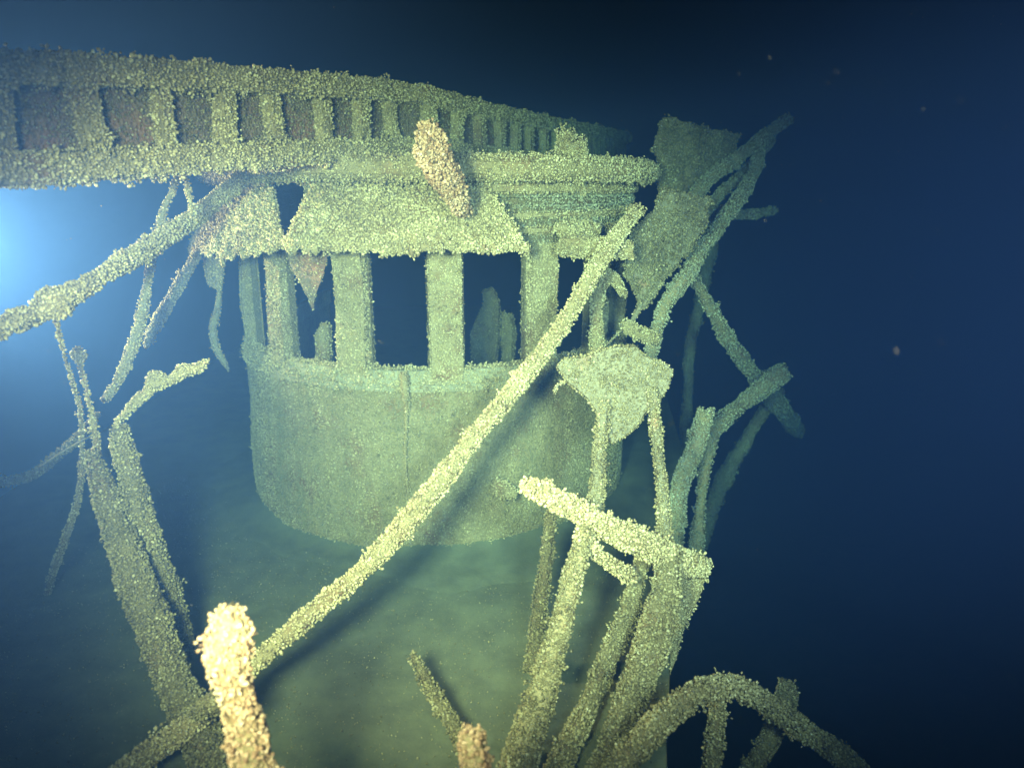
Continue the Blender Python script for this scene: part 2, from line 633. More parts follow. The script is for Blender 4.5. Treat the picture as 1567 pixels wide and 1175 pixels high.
# butt straps, the upright seams of the wall plating
for k, px in enumerate((470, 842)):
    t = theta_at(px, 640, HR)
    mb = MB()
    zz = np.linspace(0.06, 1.12, 10)
    hw = math.degrees(0.016 / HR)
    mb.ring_band([(HR + 0.009 + 0.015 * math.sin(z * 5), z) for z in zz] + [(HR - 0.02, z) for z in zz[::-1]], [t - hw, t, t + hw], house_path)
    mb.build('butt_strap', M_STEEL, house, crust(24 + k, 9000, 0.015, M_SHELL_WALL, patch=0.2))

mb = MB()
mb.ring_band([(HR + 0.008, 1.13), (HR + 0.012, 1.172), (HR - 0.0, 1.18), (HR - 0.01, 1.262), (HR - 0.09, 1.27),
              (HR - 0.09, 1.13)], FULLT, house_path)
mb.build('sill', M_PALE, house, crust(22, 8200, 0.019, patch=0.45, clumps=220))

# window posts, one mesh each
POST_PX = [417, 532, 683, 835, 925]
TH = [theta_at(p, 470, HR) for p in POST_PX]
step = np.mean(np.diff(TH[1:4]))
TH = [TH[0] - step * 0.98] + TH + [TH[-1] + step, TH[-1] + 2 * step]
print('posts at', [round(t, 1) for t in TH])
for i, t in enumerate(TH):
    mb = MB()
    hw = math.degrees(0.098 / HR) * (0.5, 0.8, 1.0, 1.0, 1.0, 0.8, 0.8, 0.8)[i]
    tt = np.linspace(t - hw, t + hw, 5)
    zz = np.linspace(1.2, 2.06, 12)
    prof = [(HR - 0.01 + 0.01 * math.sin(z * 9 + i), z) for z in zz] + [(HR - 0.13, z) for z in zz[::-1]]
    mb.ring_band(prof, tt, house_path)
    mb.build('window_post', M_STEEL, house, crust(30 + i, 10500, 0.018, clumps=70))
    for sd in (-1, 1):                                              # what is left of the sash, set back beside the post
        c_ = t + sd * (hw + 0.35)
        mb = MB()
        mb.ring_band([(HR - 0.075, z) for z in (1.2, 1.5, 1.8, 2.06)] + [(HR - 0.115, z) for z in (2.06, 1.8, 1.5, 1.2)], [c_ - 0.42, c_, c_ + 0.42], house_path)
        mb.build('sash_strip', M_STEEL_DIM, house, crust(300 + 2 * i + sd, 6000, 0.014, M_SHELL_DIM, patch=0.3))
# header above the windows, with a bead round it
HDR = [(HR + 0.0, 2.03), (HR + 0.0, 2.26), (HR + 0.03, 2.265), (HR + 0.03, 2.30), (HR + 0.0, 2.305), (HR, 2.39), (HR - 0.08, 2.39), (HR - 0.08, 2.03)]
gap0, gap1 = theta_at(408, 330, HR), theta_at(468, 330, HR)          # a plate is missing here
for k, tt in enumerate((np.concatenate([[-130, -112], np.linspace(-96, gap0, 20)]), np.concatenate([np.linspace(gap1, 96, 52), [112, 130]]))):
    mb = MB()
    mb.ring_band(HDR, tt, house_path)
    mb.build('header', M_STEEL_DIM, house, crust(41 + 4 * k, 6500, 0.020, M_SHELL_SILT, patch=0.15, clumps=50))
for k, (z0, z1, ro) in enumerate(((2.335, 2.385, 0.05), (2.185, 2.215, 0.03), (2.09, 2.125, 0.035))):
    mb = MB()
    mb.ring_band([(HR + 0.002, z0), (HR + ro, z0 + 0.004), (HR + ro, z1 - 0.004), (HR + 0.002, z1)], np.linspace(theta_at(738, 320, HR), 96, 30), house_path)
    mb.build('moulding', M_STEEL, house, crust(46 + k, 7500, 0.019, patch=0.1, clumps=90))
# roof slab with a rounded lip
mb = MB()
mb.ring_band([(HR + 0.02, 2.405), (HR + 0.17, 2.41), (HR + 0.20, 2.44), (HR + 0.20, 2.50), (HR + 0.16, 2.535), (HR - 0.05, 2.54), (HR - 0.05, 2.42)],
             FULLT, house_path)
lip = mb.build('roof_edge', M_STEEL, house, crust(42, 6800, 0.022, clumps=110, hang=0.6))
mb = MB()
rim = [house_path(t, HR - 0.045) for t in FULLT]
n = len(rim)
V = [(x, y, 2.53) for x, y in rim] + [(x, y, 2.45) for x, y in rim]
mb.add(V, [tuple(range(n)), tuple(range(2 * n - 1, n - 1, -1))] + [(i, n + i, n + i + 1, i + 1) for i in range(n - 1)])
mb.build('roof', M_STEEL, house, crust(43, 300, 0.02))


def visor(t_top, t_bot, r_top, z_top, r_bot, z_bot, seed, rag=0.02, droop=None):
    """sloping sun visor; ragged at its lower edge"""
    rng = np.random.default_rng(seed)
    nt_, nr = 44, 9
    top = []
    for i in range(nt_):
        s = i / (nt_ - 1)
        jag = rag * rng.normal()
        for k in range(nr):
            w = k / (nr - 1)
            t = (t_top[0] + (t_top[1] - t_top[0]) * s) * (1 - w) + (t_bot[0] + (t_bot[1] - t_bot[0]) * s) * w
            r = r_top + (r_bot - r_top) * w
            z = z_top + (z_bot - z_top) * w - 0.05 * math.sin(w * math.pi) * 0 + 0.035 * math.sin(w * math.pi)
            if droop:
                z -= droop(s) * w
            x, y = house_path(t, r)
            top.append((x, y, z + (jag * w * w)))
    top = np.array(top)
    top[:, 2] += 0.014 * vnoise(top, 9.0, seed)
    bot = top - np.array([0, 0, 0.03])
    V = np.vstack([top, bot])
    N = len(top)
    F = []
    for i in range(nt_ - 1):
        for k in range(nr - 1):
            a = i * nr + k
            F.append((a, a + 1, a + nr + 1, a + nr))
            F.append((N + a, N + a + nr, N + a + nr + 1, N + a + 1))
    for i in range(nt_ - 1):
        a = i * nr + nr - 1
        F.append((a, N + a, N + a + nr, a + nr))
        a = i * nr
        F.append((a, a + nr, N + a + nr, N + a))
    for k in range(nr - 1):
        F.append((k, N + k, N + k + 1, k + 1))
        a = (nt_ - 1) * nr + k
        F.append((a, a + 1, N + a + 1, N + a))
    m_ = MB()
    m_.add(V, F)
    for k in range(26):                                             # clusters dripping from the lower edge
        e = top[rng.integers(0, nt_) * nr + nr - 1] - np.array([0, 0, 0.01])
        ln = rng.uniform(0.015, 0.05)
        m_.tube([e + (0, 0, 0.02), e - (0, 0, ln * 0.5), e - (0, 0, ln)], [0.016, 0.015, 0.006], 6, 0.2, k)
    return m_


tA, tB = theta_at(478, 285, HR + .05), theta_at(742, 285, HR + .05)
bA, bB = theta_at(438, 380, HR + .33), theta_at(806, 380, HR + .33)
visor((tA, tB), (bA, bB), HR + 0.03, 2.385, HR + 0.34, 2.045, 51, 0.006).build(
    'visor', M_STEEL, house, crust(52, 12000, 0.023, clumps=260, hang=1.2, lift=0.9), smooth=True)
tA, tB = -80, theta_at(416, 300, HR + .05)
bA, bB = -84, theta_at(440, 380, HR + .30)
visor((tA, tB), (bA, bB), HR + 0.03, 2.36, HR + 0.30, 2.02, 53, 0.012, droop=lambda s: 0.10 * (1 - s)).build(
    'visor', M_STEEL, house, crust(54, 10500, 0.022, clumps=160, hang=1.0), smooth=True)
# torn flap of the visor that hangs in front of the second window
mb = MB()
o = [P(437, 374, 4.62), P(503, 380, 4.42), P(492, 428, 4.46), P(486, 450, 4.47), P(479, 476, 4.48), P(458, 432, 4.52), P(443, 405, 4.58)]
mb.plate(o, 0.02, (0.2, -1, 0), 0.012, 4)
fl = mb.build('torn_flap', M_RUST, house, crust(55, 5200, 0.016, patch=0.45))
fl['label'] = 'rusty pointed torn flap'
# second torn strip at the far left end of the visor
mb = MB()
o = [P(305, 375, 5.1), P(345, 385, 5.0), P(338, 442, 5.0), P(318, 436, 5.05)]
mb.plate(o, 0.02, (0.2, -1, 0), 0.01, 6)
mb.build('torn_flap', M_GREY, house, crust(56, 6000, 0.017, patch=0.3))
# bent lintel bars over the right hand windows
for k, (a, b, w) in enumerate((((858, 352, 4.52), (905, 350, 4.7), 20), ((862, 372, 4.5), (962, 384, 4.35), 30))):
    mb = MB()
    A, B = P(*a), P(*b)
    pts = smooth_path([(*A, metres(w / 2, a[1], a[2])), (*B, metres(w / 2, b[1], b[2]))])
    mb.tube(pts[:, :3], pts[:, 3], 8, 0.2, k)
    mb.build('lintel_bar', M_STEEL, house, crust(57 + k, 10500, 0.02, clumps=150, hang=1))
# conduit down the front of the wall
mb = MB()
tc_ = theta_at(622, 640, HR)
pp = []
for z, w in ((1.26, 0.024), (1.16, 0.022), (1.02, 0.010), (0.8, 0.007), (0.62, 0.007), (0.5, 0.012), (0.36, 0.013)):
    x, y = house_path(tc_ + 0.4 * math.sin(z * 7), HR + (0.06 if z > 1.1 else 0.028))
    pp.append((x, y, z, w))
pp = smooth_path(pp, 0.03)
mb.tube(pp[:, :3], pp[:, 3], 7, 0.1, 3)
mb.build('conduit', M_STEEL, house, crust(61, 9000, 0.015))

# what is left of the steering stand inside
mb = MB()
a = P(742, 560, 6.3)
mb.tube([(a[0] - .05, 6.35, 0.0), (a[0] - .03, 6.35, 0.6), (a[0] + .0, 6.34, 1.1), (a[0] + .06, 6.32, 1.4), (a[0] + .03, 6.32, 1.5)], [0.11, 0.1, 0.12, 0.09, 0.05], 9, 0.25, 3)
st = mb.build('steering_stand', M_STEEL, None, crust(71, 6000, 0.02))
mb = MB()
mb.tube([(a[0] + .2, 6.3, 0.9), (a[0] + .21, 6.3, 1.1), (a[0] + .2, 6.3, 1.28)], [0.05, 0.06, 0.05], 8, 0.2, 8)
mb.build('lever_box', M_STEEL, st, crust(72, 6000, 0.02))
set_tags(st, 'remains of steering stand seen inside through the middle right window', 'steering stand')
mb = MB()
b = P(493, 560, 5.0)
mb.tube([(b[0] - .02, 5.0, 0.0), (b[0], 5.0, 0.8), (b[0] + .01, 5.0, 1.36), (b[0] + 0.05, 4.98, 1.44)], [0.06, 0.05, 0.05, 0.04], 8, 0.2, 4)
ins = mb.build('pipe_stub', M_STEEL, None, crust(73, 7000, 0.02))
set_tags(ins, 'short crusted pipe standing inside behind the torn flap', 'pipe')

# ------------------------------------------------------------------ bulwark that comes in from the left and crosses the roof
# (bottom point, top point) along its run
B_RUN = [((-1.98, 2.37, 2.350), (-1.99, 2.36, 2.81)), ((-1.80, 2.73, 2.366), (-1.80, 2.73, 2.82)), ((-1.40, 3.45, 2.432), (-1.40, 3.45, 2.885)),
         ((-0.735, 4.80, 2.545), (-0.735, 4.80, 2.985)),
         (None, P(650, 133, 5.0)), (None, P(760, 164, 5.9)), (None, P(900, 192, 8.2)), (None, P(960, 203, 11.0))]
bots, tops = [], []
for b_, t_ in B_RUN:
    t_ = np.array(t_)
    tops.append(t_)
    bots.append(np.array(b_) if b_ is not None else t_ - np.array([0, 0, t_[2] - 2.55]))
bots, tops = np.array(bots), np.array(tops)
cum = np.concatenate([[0], np.cumsum(np.linalg.norm(np.diff(bots[:, :2], axis=0), axis=1))])


def run(s):
    b_ = np.array([np.interp(s, cum, bots[:, k]) for k in range(3)])
    t_ = np.array([np.interp(s, cum, tops[:, k]) for k in range(3)])
    e = 0.02
    f = np.array([np.interp(min(s + e, cum[-1]), cum, bots[:, k]) - np.interp(max(s - e, 0), cum, bots[:, k]) for k in range(3)])
    f[2] = 0
    f = unit(f)
    return b_, t_, np.array([f[1], -f[0], 0])          # last: outward, towards the camera side


bul = empty('bulwark')
set_tags(bul, 'long panelled bulwark crusted with mussels, running from left edge over wheelhouse roof', 'bulwark')
S = np.linspace(0, cum[-1], 90)


def rail(lo, hi, out0, out1, name, c):
    """box-section rail between heights lo..hi (fractions of the bulwark height)"""
    V, F = [], []
    for s in S:
        b_, t_, n_ = run(s)
        for w, o_ in ((lo, out0), (lo, out1), (hi, out1), (hi, out0)):
            V.append(b_ + (t_ - b_) * w + n_ * o_)
    for i in range(len(S) - 1):
        for k in range(4):
            a_, b2 = i * 4 + k, i * 4 + (k + 1) % 4
            F.append((a_, b2, b2 + 4, a_ + 4))
    F += [(3, 2, 1, 0), tuple(len(V) - 4 + k for k in range(4))]
    m_ = MB()
    V = np.array(V)
    V += 0.006 * np.stack([vnoise(V, 13, 3), vnoise(V, 13, 8), vnoise(V, 13, 12)], 1)
    F = [tuple(reversed(f)) for f in F]
    m_.add(V, F)
    return m_.build(name, M_STEEL, bul, c)


# panels between the frames, one mesh each; frames stand proud of them
fr_s = []
s = 0.03
while s < cum[-1] - 0.05:
    fr_s.append(s)
    s += 0.337 + 0.022 * math.sin(s * 23.0)
rail(0.78, 0.985, -0.06, 0.06, 'top_rail', crust(81, 8000, 0.021, clumps=120, hang=0.5))
rail(0.015, 0.23, -0.06, 0.06, 'bottom_rail', crust(82, 8000, 0.021, clumps=200, hang=1.0))
for i, s in enumerate(fr_s):
    b_, t_, n_ = run(s)
    lo, hi = b_ + (t_ - b_) * 0.17, b_ + (t_ - b_) * 0.84
    d_ = np.array([-n_[1], n_[0], 0])
    mb = MB()
    lean = d_ * 0.03 * math.sin(i * 2.1)
    mb.beam(lo + n_ * 0.0, hi + n_ * 0.0 + lean, 0.075 + 0.014 * math.sin(i * 3.7), 0.07, n_)
    mb.build('frame', M_STEEL, bul, crust(100 + i, 8500, 0.021, clumps=90))
edges = [0.0] + fr_s + [cum[-1]]
for i in range(len(edges) - 1):
    s0, s1 = edges[i] - 0.02 * (i > 0), edges[i + 1] + 0.02
    mb = MB()
    V, F = [], []
    ks = np.linspace(max(s0, 0), min(s1, cum[-1]), 5)
    for s in ks:
        b_, t_, n_ = run(s)
        for w in np.linspace(0.15, 0.86, 5):
            V.append(b_ + (t_ - b_) * w + n_ * (-0.03))
    V = np.array(V)
    nrm = run(0.5 * (s0 + s1))[2]
    V += nrm * (0.010 * vnoise(V, 8.0, i))[:, None]
    W = V - nrm * 0.014
    for a_ in range(4):
        for k in range(4):
            q = a_ * 5 + k
            F.append((q, q + 5, q + 6, q + 1))
            F.append((25 + q, 25 + q + 1, 25 + q + 6, 25 + q + 5))
    mb.add(np.vstack([V, W]), F)
    mb.build('panel', M_RUST, bul, crust(140 + i, 6000, 0.018, M_SHELL_DIM, patch=0.35), closed=False)


# ------------------------------------------------------------------ loose spars, posts and plates
def spar(name, label, cat, pts, seed, mat=None, lump=0.13, sides=9, size=0.021, density=9500, clumps=90, full=False,
         flat=1.0, side_dir=None, group=None, cr=True, parent=None, growth=None, patch=0.0, shell=0.95, hang=0.4):
    """encrusted rod through (px, py, depth, width in photograph pixels); the crust makes up part of the width"""
    rows = []
    for p in pts:
        w = metres(p[3], p[1], p[2]) / 2
        rows.append((*P(*p[:3]), max(w - size * shell, 0.005)))
    q = smooth_path(rows)
    density = density * (1.15 + 0.7 * size / float(np.mean(q[:, 3])))
    m_ = MB()
    m_.tube(q[:, :3], q[:, 3], sides, lump, seed, flat, side_dir)
    o_ = m_.build(name, mat or M_STEEL, parent, crust(seed, density, size, growth, clumps=clumps, full=full, patch=patch, hang=hang) if cr else None, smooth=True)
    if parent is None:
        set_tags(o_, label, cat, group)
    return o_


# the long pole across the middle
spar('fallen_pole', 'long pale pole slanting across the wheelhouse front', 'pole',
     [(975, 322, 4.45, 26), (930, 380, 4.2, 31), (880, 465, 4.0, 33), (830, 540, 3.85, 35), (765, 622, 3.65, 36), (700, 702, 3.45, 37), (600, 826, 3.15, 39),
      (505, 915, 2.9, 40), (410, 995, 2.72, 40), (325, 1082, 2.58, 42), (200, 1172, 2.45, 44), (90, 1250, 2.38, 44)], 201, clumps=140)
# near post on the left
spar('stanchion', 'brightly lit stubby post standing nearest at bottom left', 'post',
     [(346, 940, 1.66, 52), (352, 962, 1.66, 76), (350, 1000, 1.65, 74), (366, 1070, 1.64, 62), (382, 1140, 1.63, 70), (396, 1240, 1.62, 74), (430, 1500, 1.6, 78), (470, 1800, 1.58, 80), (500, 2100, 1.56, 80)], 202, growth=M_SHELL_WARM,
     size=0.0165, density=10500, clumps=150, full=True, lump=0.16)
spar('stanchion', 'bright broken stub cut by the bottom edge in the middle', 'post',
     [(722, 1124, 1.72, 48), (727, 1160, 1.71, 58), (733, 1240, 1.70, 60), (742, 1450, 1.68, 64), (752, 1750, 1.66, 66), (758, 2000, 1.65, 66)], 203, growth=M_SHELL_WARM,
     size=0.0165, density=10500, clumps=120, full=True, lump=0.15)
spar('fallen_stick', 'thin dim stick lying behind the bright broken stub', 'stick',
     [(632, 1003, 2.95, 22), (655, 1045, 2.85, 32), (690, 1105, 2.65, 36), (730, 1180, 2.46, 36)], 204, growth=M_SHELL_DIM, mat=M_STEEL_DIM, density=8000)
# left leaning posts
spar('leaning_post', 'shorter leaning post with rounded top beside the left shaft', 'post',
     [(183, 655, 3.25, 34), (188, 690, 3.24, 42), (222, 800, 3.2, 46), (250, 890, 3.2, 50), (272, 965, 3.2, 44), (282, 1000, 3.2, 40)], 205, growth=M_SHELL_DIM, mat=M_STEEL_DIM, density=10000)
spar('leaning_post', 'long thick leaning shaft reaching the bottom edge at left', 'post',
     [(138, 690, 3.3, 26), (160, 750, 3.2, 44), (205, 880, 3.0, 58), (250, 1000, 2.8, 62), (290, 1090, 2.65, 72), (325, 1165, 2.5, 78), (345, 1212, 2.38, 82)], 206, growth=M_SHELL_DIM, mat=M_STEEL_DIM,
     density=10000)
spar('ball_topped_rod', 'thin rod with round knob on top at left', 'rod',
     [(150, 695, 3.4, 18), (143, 650, 3.4, 17), (132, 595, 3.42, 15), (122, 556, 3.44, 15), (121, 545, 3.44, 26), (120, 536, 3.44, 20)], 207, size=0.018)
spar('knobbly_branch', 'knobbly branch rising right from the short leaning post', 'branch',
     [(178, 648, 3.5, 18), (210, 615, 3.5, 26), (232, 596, 3.5, 26), (240, 582, 3.5, 42), (262, 582, 3.5, 24), (280, 568, 3.5, 32), (305, 562, 3.5, 24), (320, 550, 3.5, 14)], 208, size=0.018)
spar('hose', 'dim sagging hose coming in from left edge to the rod', 'hose',
     [(-60, 742, 3.9, 26), (0, 738, 3.9, 24), (45, 728, 3.85, 22), (90, 695, 3.8, 20), (130, 660, 3.7, 20), (150, 635, 3.65, 16)], 209, growth=M_SHELL_DIM, mat=M_STEEL_DIM, size=0.018)
spar('pale_cable', 'short bare pale cable lying along the sagging hose', 'cable',
     [(60, 715, 3.6, 6), (105, 686, 3.55, 8), (148, 662, 3.5, 6)], 210, mat=M_ROPE, cr=False)
spar('upper_spar', 'long spar with knob slanting up left to the bulwark', 'spar',
     [(-80, 528, 2.55, 46), (0, 503, 2.65, 42), (60, 475, 2.8, 40), (83, 460, 2.85, 62), (105, 452, 2.9, 44), (150, 425, 3.05, 38), (220, 385, 3.45, 36), (290, 338, 3.95, 32), (345, 296, 4.4, 32), (372, 268, 4.6, 36)], 211,
     size=0.02)
spar('hanging_rope', 'pale crusted rope hanging from bulwark down to the left rods', 'rope',
     [(272, 272, 3.75, 16), (248, 330, 3.75, 18), (228, 420, 3.75, 20), (212, 500, 3.75, 22), (188, 570, 3.75, 22), (160, 612, 3.75, 18)], 212, mat=M_ROPE, size=0.016, density=9000)
spar('hanging_rope', 'short rope crossing from bulwark onto the upper spar', 'rope',
     [(284, 272, 3.7, 14), (290, 300, 3.65, 16), (296, 330, 3.62, 14)], 213, mat=M_ROPE, size=0.016)
spar('hanging_rope', 'pale rope slanting down left from the end of the visor', 'rope',
     [(318, 355, 4.9, 14), (305, 385, 4.8, 18), (270, 445, 4.6, 22), (240, 495, 4.45, 22), (222, 530, 4.35, 14)], 214, mat=M_ROPE, size=0.018)
spar('thin_wire', 'thin dim wire dropping from knob of the upper spar', 'wire',
     [(83, 478, 2.9, 12), (95, 530, 3.1, 13), (112, 590, 3.3, 13), (124, 640, 3.5, 12), (120, 760, 3.7, 14), (80, 880, 3.9, 16), (60, 990, 4.0, 16)], 215, size=0.014, density=8000)
spar('dangling_strip', 'thin dangling strip beside left edge of the wheelhouse', 'strip',
     [(336, 425, 5.0, 5), (334, 470, 5.0, 16), (326, 500, 5.0, 18), (330, 530, 5.0, 14), (342, 552, 4.98, 14), (350, 568, 4.98, 6)], 216, mat=M_ROPE, size=0.014)
spar('brace', 'short brace joining long left shaft to the bright post', 'brace',
     [(285, 1100, 2.62, 46), (318, 1080, 2.5, 42), (352, 1062, 2.3, 40)], 217, growth=M_SHELL_DIM, mat=M_STEEL_DIM)
# piece that sticks out from the roof edge
spar('broken_spar', 'bright broken spar end sticking out over the visor', 'spar',
     [(652, 196, 3.45, 42), (658, 222, 3.5, 56), (672, 252, 3.6, 56), (690, 285, 3.75, 50), (703, 308, 3.9, 36), (712, 325, 4.1, 24)], 218, growth=M_SHELL_WARM, size=0.022,
     density=9500, clumps=260, full=True, mat=M_RUST, hang=1.0)
spar('vent_stump', 'squat rounded stump standing on the roof edge', 'stump',
     [(872, 254, 4.75, 68), (871, 240, 4.75, 64), (873, 226, 4.75, 62), (874, 214, 4.75, 58)], 219, clumps=160, lump=0.1)

# bracket plate with its two legs
br = empty('lamp_bracket')
set_tags(br, 'pale torn bracket plate standing on two legs right of the wheelhouse', 'bracket')
mb = MB()
o = [P(850, 560, 3.55), P(866, 549, 3.55), P(905, 541, 3.56), P(945, 531, 3.58), (P(972, 533, 3.6)), P(1000, 550, 3.6), P(1028, 568, 3.6), P(1026, 596, 3.55), P(1006, 618, 3.52),
     P(985, 634, 3.5), P(966, 662, 3.48), P(936, 678, 3.46), P(922, 655, 3.46), P(912, 622, 3.48), P(885, 596, 3.5), P(866, 582, 3.52)]
mb.plate(o, 0.05, (-0.12, -1, 0.25), 0.02, 7, rings=6)
mb.build('plate', M_GREY, br, crust(231, 9800, 0.018, M_SHELL_DIM, clumps=90))
for k, pts in enumerate(([(925, 615, 3.46, 26), (917, 690, 3.4, 30), (912, 760, 3.33, 36), (905, 806, 3.28, 38)],
                         [(1000, 600, 3.5, 28), (1006, 680, 3.45, 29), (1014, 760, 3.42, 30), (1020, 850, 3.35, 34)])):
    spar('leg', None, None, pts, 232 + k, parent=br, growth=M_SHELL_DIM, mat=M_GREY, clumps=60)
spar('dangling_scrap', None, None, [(862, 585, 3.5, 10), (853, 590, 3.5, 9), (848, 600, 3.5, 6)], 234, parent=br, mat=M_GREY, size=0.012)

# cross beam and the leaning timbers below it
spar('cross_beam', 'bright stubby beam slanting down right under the bracket', 'beam',
     [(806, 742, 2.95, 36), (826, 752, 2.97, 44), (870, 775, 3.02, 42), (930, 808, 3.12, 46), (985, 832, 3.22, 46), (1035, 856, 3.35, 50), (1076, 868, 3.5, 38)], 241,
     clumps=200, full=True)
spar('short_bar', 'short bar under the cross beam between the two timbers', 'bar',
     [(888, 818, 3.02, 34), (915, 848, 3.08, 30), (965, 884, 3.2, 30)], 242)
spar('leaning_timber', 'narrow timber leaning left from cross beam to bottom edge', 'timber',
     [(897, 800, 3.05, 34), (885, 855, 2.98, 38), (868, 915, 2.9, 46), (842, 1010, 2.76, 52), (812, 1105, 2.6, 58), (788, 1190, 2.42, 64)], 243, growth=M_SHELL_DIM, density=10500, clumps=140)
spar('leaning_timber', 'wide timber leaning beside its twin at right bottom', 'timber',
     [(1024, 850, 3.28, 42), (1014, 920, 3.12, 52), (990, 1010, 2.92, 58), (954, 1100, 2.68, 64), (915, 1195, 2.44, 70)], 244, growth=M_SHELL_DIM, mat=M_STEEL_DIM, density=10000, flat=0.6, side_dir=(0.3, 1, 0.3), clumps=120)
spar('leaning_timber', 'darker timber twin leaning on the left of the wide one', 'timber',
     [(984, 858, 3.4, 28), (957, 945, 3.25, 40), (925, 1025, 3.02, 46), (885, 1110, 2.74, 50), (848, 1195, 2.46, 54)], 245, growth=M_SHELL_DIM, mat=M_STEEL_DIM, density=10000, flat=0.6, side_dir=(0.3, 1, 0.3), clumps=90)
mb = MB()
o = [P(1040, 855, 3.5), P(1080, 872, 3.55), P(1066, 915, 3.5), P(1044, 955, 3.45), P(1034, 1010, 3.36), P(1012, 1050, 3.3), P(1000, 1010, 3.3), P(1025, 920, 3.42)]
mb.plate(o, 0.04, (0.2, -1, 0.3), 0.02, 9)
pl = mb.build('torn_side_plate', M_STEEL, None, crust(246, 8500, 0.02, clumps=60))
set_tags(pl, 'ragged strip of plate behind right edge of the wide timber', 'plate')
spar('back_stanchion', 'dim upright behind the narrow timber, below the cross beam', 'post',
     [(842, 785, 3.7, 24), (836, 860, 3.6, 28), (825, 940, 3.4, 32), (815, 1020, 3.2, 34)], 247, growth=M_SHELL_DIM, mat=M_STEEL_DIM, density=8000)

# bent rail at bottom right
spar('bent_rail', 'dim arched rail rising from the bottom right corner', 'rail',
     [(905, 1225, 2.3, 54), (960, 1160, 2.35, 52), (1030, 1085, 2.45, 49), (1095, 1050, 2.6, 41), (1150, 1062, 2.8, 41), (1215, 1105, 3.0, 41), (1290, 1160, 3.2, 40), (1350, 1215, 3.3, 40)], 251, growth=M_SHELL_DIM, mat=M_STEEL_DIM, clumps=110)
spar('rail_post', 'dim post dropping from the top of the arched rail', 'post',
     [(1098, 1062, 2.68, 36), (1094, 1120, 2.68, 38), (1088, 1200, 2.68, 40), (1080, 1330, 2.66, 42)], 252, growth=M_SHELL_DIM, mat=M_STEEL_DIM, density=8000)
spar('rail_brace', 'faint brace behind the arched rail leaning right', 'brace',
     [(1205, 1050, 3.3, 40), (1190, 1110, 3.2, 40), (1150, 1180, 3.05, 42), (1110, 1260, 2.9, 44)], 253, growth=M_SHELL_DIM, mat=M_STEEL_DIM, density=7000)

# wreckage on the right: sheets and spars behind the bracket
mb = MB()
o = [P(1012, 292, 4.85), P(1050, 296, 4.9), P(1085, 306, 5.0), P(1078, 350, 4.95), P(1062, 372, 4.9), P(1038, 400, 4.85), P(1016, 430, 4.8), P(1000, 458, 4.75), P(985, 470, 4.72), P(975, 452, 4.72),
     P(960, 420, 4.72), P(962, 372, 4.72), P(975, 345, 4.74), P(1002, 322, 4.8)]
mb.plate(o, 0.03, (-0.25, -1, 0.1), 0.03, 12, rings=6)
sh = mb.build('torn_sheet', M_GREY, None, crust(261, 8500, 0.025, M_SHELL_DIM, clumps=130))
mb = MB()
q = smooth_path([(*P(982, 462, 4.72), .022), (*P(968, 490, 4.7), .016), (*P(948, 508, 4.68), .009), (*P(928, 528, 4.66), .005)])
mb.tube(q[:, :3], q[:, 3], 7, 0.1, 2)
mb.build('tail', M_GREY, sh, crust(262, 6000, 0.015), smooth=True)
set_tags(sh, 'funnel shaped torn sheet hanging to a thin tail right of windows', 'sheet')
mb = MB()
o = [P(1012, 186, 5.99), P(1024, 180, 5.99), P(1046, 188, 6.08), P(1090, 198, 6.44), P(1128, 206, 6.71), P(1120, 240, 6.71), P(1100, 262, 6.53), P(1070, 284, 6.17), P(1045, 296, 5.99), P(1008, 290, 5.90), P(1010, 250, 5.90), P(1000, 226, 5.90)]
mb.plate(o, 0.04, (-0.3, -1, 0.1), 0.03, 14, rings=6)
sp_ = mb.build('upright_plate', M_STEEL, None, crust(263, 8000, 0.026, M_SHELL_DIM, clumps=120))
set_tags(sp_, 'dim square plate standing on edge at right end of roof', 'plate')
spar('upper_mast', 'long dim spar reaching highest at upper right', 'spar',
     [(1206, 182, 7.09, 21), (1180, 202, 6.90, 22), (1130, 240, 6.52, 26), (1085, 275, 6.14, 27), (1045, 318, 5.76, 27), (1005, 350, 5.38, 24)], 264, growth=M_SHELL_SILT, density=4800, clumps=50, lump=0.2)
spar('lower_mast', 'dim spar running down beside the funnel shaped sheet', 'spar',
     [(1165, 214, 6.90, 18), (1155, 262, 6.52, 24), (1120, 318, 5.95, 27), (1082, 372, 5.38, 29), (1046, 425, 4.95, 30), (1012, 480, 4.75, 30), (996, 545, 4.60, 27), (990, 600, 4.50, 24)], 265, growth=M_SHELL_SILT, density=6500, clumps=70, lump=0.2)
spar('arched_stanchion', 'hooked stanchion standing between the pole and lower spar', 'post',
     [(955, 452, 4.6, 18), (935, 420, 4.6, 26), (918, 440, 4.6, 26), (913, 480, 4.6, 28), (914, 530, 4.6, 30), (916, 600, 4.6, 30)], 266)
spar('bent_strut', 'short bent strut between hooked stanchion and lower spar', 'strut',
     [(1002, 520, 4.6, 26), (975, 508, 4.62, 28), (955, 495, 4.64, 22)], 267)
spar('drooping_stay', 'faint stay slanting down right into the dark', 'stay',
     [(1048, 412, 5.19, 22), (1075, 450, 5.38, 26), (1110, 512, 5.76, 27), (1150, 570, 6.33, 29), (1185, 612, 7.09, 29), (1222, 660, 9.0, 26)], 268, growth=M_SHELL_SILT, density=4800, clumps=50, lump=0.2)
spar('cross_stay', 'faint stay meeting the slanting stay from lower left', 'stay',
     [(1195, 570, 6.14, 32), (1150, 605, 5.76, 31), (1110, 640, 5.38, 29), (1090, 662, 5.19, 27), (1076, 740, 5.00, 24), (1066, 830, 4.90, 26), (1060, 900, 4.80, 26)], 269, growth=M_SHELL_SILT, density=4800, clumps=50, lump=0.2)
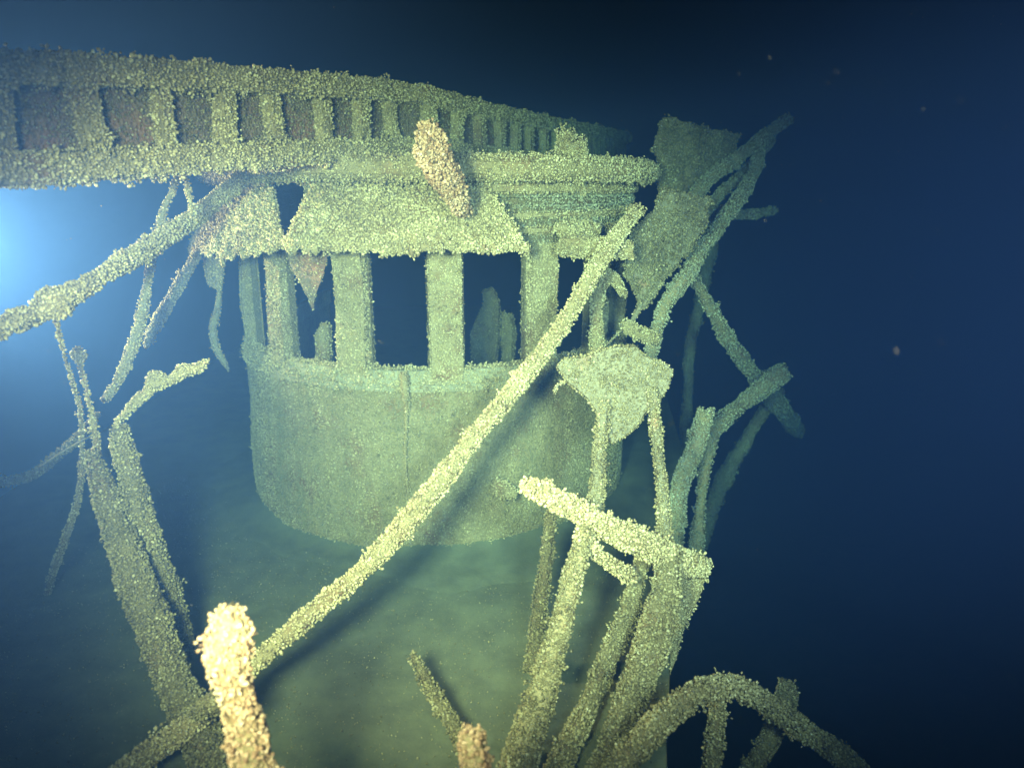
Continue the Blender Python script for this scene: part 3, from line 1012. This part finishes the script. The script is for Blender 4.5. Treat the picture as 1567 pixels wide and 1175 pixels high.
spar('side_stanchion', 'dim upright with flat top right of the bracket legs', 'post',
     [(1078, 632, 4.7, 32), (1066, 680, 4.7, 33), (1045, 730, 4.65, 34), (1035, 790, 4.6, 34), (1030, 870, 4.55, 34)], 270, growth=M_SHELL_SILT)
spar('far_stay', 'faintest slanting stay behind the dim upright', 'stay',
     [(1190, 600, 7.47, 22), (1150, 660, 7.28, 26), (1105, 740, 7.09, 27), (1075, 820, 6.90, 27), (1050, 920, 6.71, 27)], 271, growth=M_SHELL_SILT, density=4800, clumps=50, lump=0.2)
spar('far_upright', 'faint upright behind the slanting stay below funnel sheet', 'post',
     [(1088, 330, 7.66, 28), (1080, 420, 7.66, 26), (1062, 500, 7.47, 22), (1054, 560, 7.47, 20), (1050, 700, 7.47, 22)], 272, growth=M_SHELL_SILT, density=4800, clumps=50, lump=0.2)
spar('stub_beam', 'faint stub beam pointing right behind the crossing spars', 'beam',
     [(1100, 322, 6.33, 22), (1140, 328, 6.71, 20), (1185, 322, 7.47, 16)], 273, growth=M_SHELL_SILT, density=4800, clumps=50, lump=0.2)

spar('lattice_pole', 'thin dim pole lying along the longest upper right spar', 'pole',
     [(1182, 214, 7.3, 18), (1140, 262, 6.9, 20), (1100, 300, 6.4, 20), (1068, 345, 6.0, 20), (1040, 385, 5.7, 18)], 274, growth=M_SHELL_SILT, density=4800, clumps=50)
# a lump of growth low on the wall and specks adrift in the water
mb = MB()
c0 = P(770, 750, 4.38)
mb.tube([c0 + (-.05, 0, .03), c0, c0 + (.06, -.01, -.02)], [0.03, 0.05, 0.03], 8, 0.3, 5)
lump_o = mb.build('mussel_clump', M_STEEL, None, crust(281, 12000, 0.02, clumps=300))
set_tags(lump_o, 'small clump of mussels low on the wall left of cross beam', 'mussel clump')
rng = np.random.default_rng(77)
pts = []
for k in range(420):
    Y = rng.uniform(0.9, 5.5)
    pts.append(P(rng.uniform(0, 1560), rng.uniform(0, 1170), Y))
pts = np.array(pts)
V, T, tone = shells(pts, rng.normal(0, 1, pts.shape), 0.002 * np.clip(pts[:, 1] / 3, 0.3, 1.3) * rng.lognormal(0, 0.45, len(pts)), rng, True)
me = mesh_from_arrays('drifting_specks', V, T)
at = me.attributes.new('tone', 'FLOAT', 'POINT')
at.data.foreach_set('value', (0.35 + 0.3 * tone).astype(np.float32))
me.materials.append(M_SHELL)
sn = bpy.data.objects.new('drifting_specks', me)
COL.objects.link(sn)
set_tags(sn, 'tiny pale specks adrift in the water', 'specks', kind='stuff')

# ------------------------------------------------------------------ the water itself
mb = MB()
mb.box(-61, 61, -51, 71, -9.9, 4.6)
wm = bpy.data.materials.new('lake_water')
wm.use_nodes = True
nt = wm.node_tree
nt.nodes.clear()
out = nt.nodes.new('ShaderNodeOutputMaterial')
pv = nt.nodes.new('ShaderNodeVolumePrincipled')
pv.inputs['Color'].default_value = (0.030, 0.078, 0.26, 1)
pv.inputs['Absorption Color'].default_value = (0.065, 0.44, 0.57, 1)
pv.inputs['Density'].default_value = 0.185
pv.inputs['Anisotropy'].default_value = 0.6
nt.links.new(pv.outputs['Volume'], out.inputs['Volume'])
hz = mb.build('haze', wm)
set_tags(hz, 'dark blue lake water round the whole wreck', 'water', kind='stuff')
print('shells', SHELLS[0])
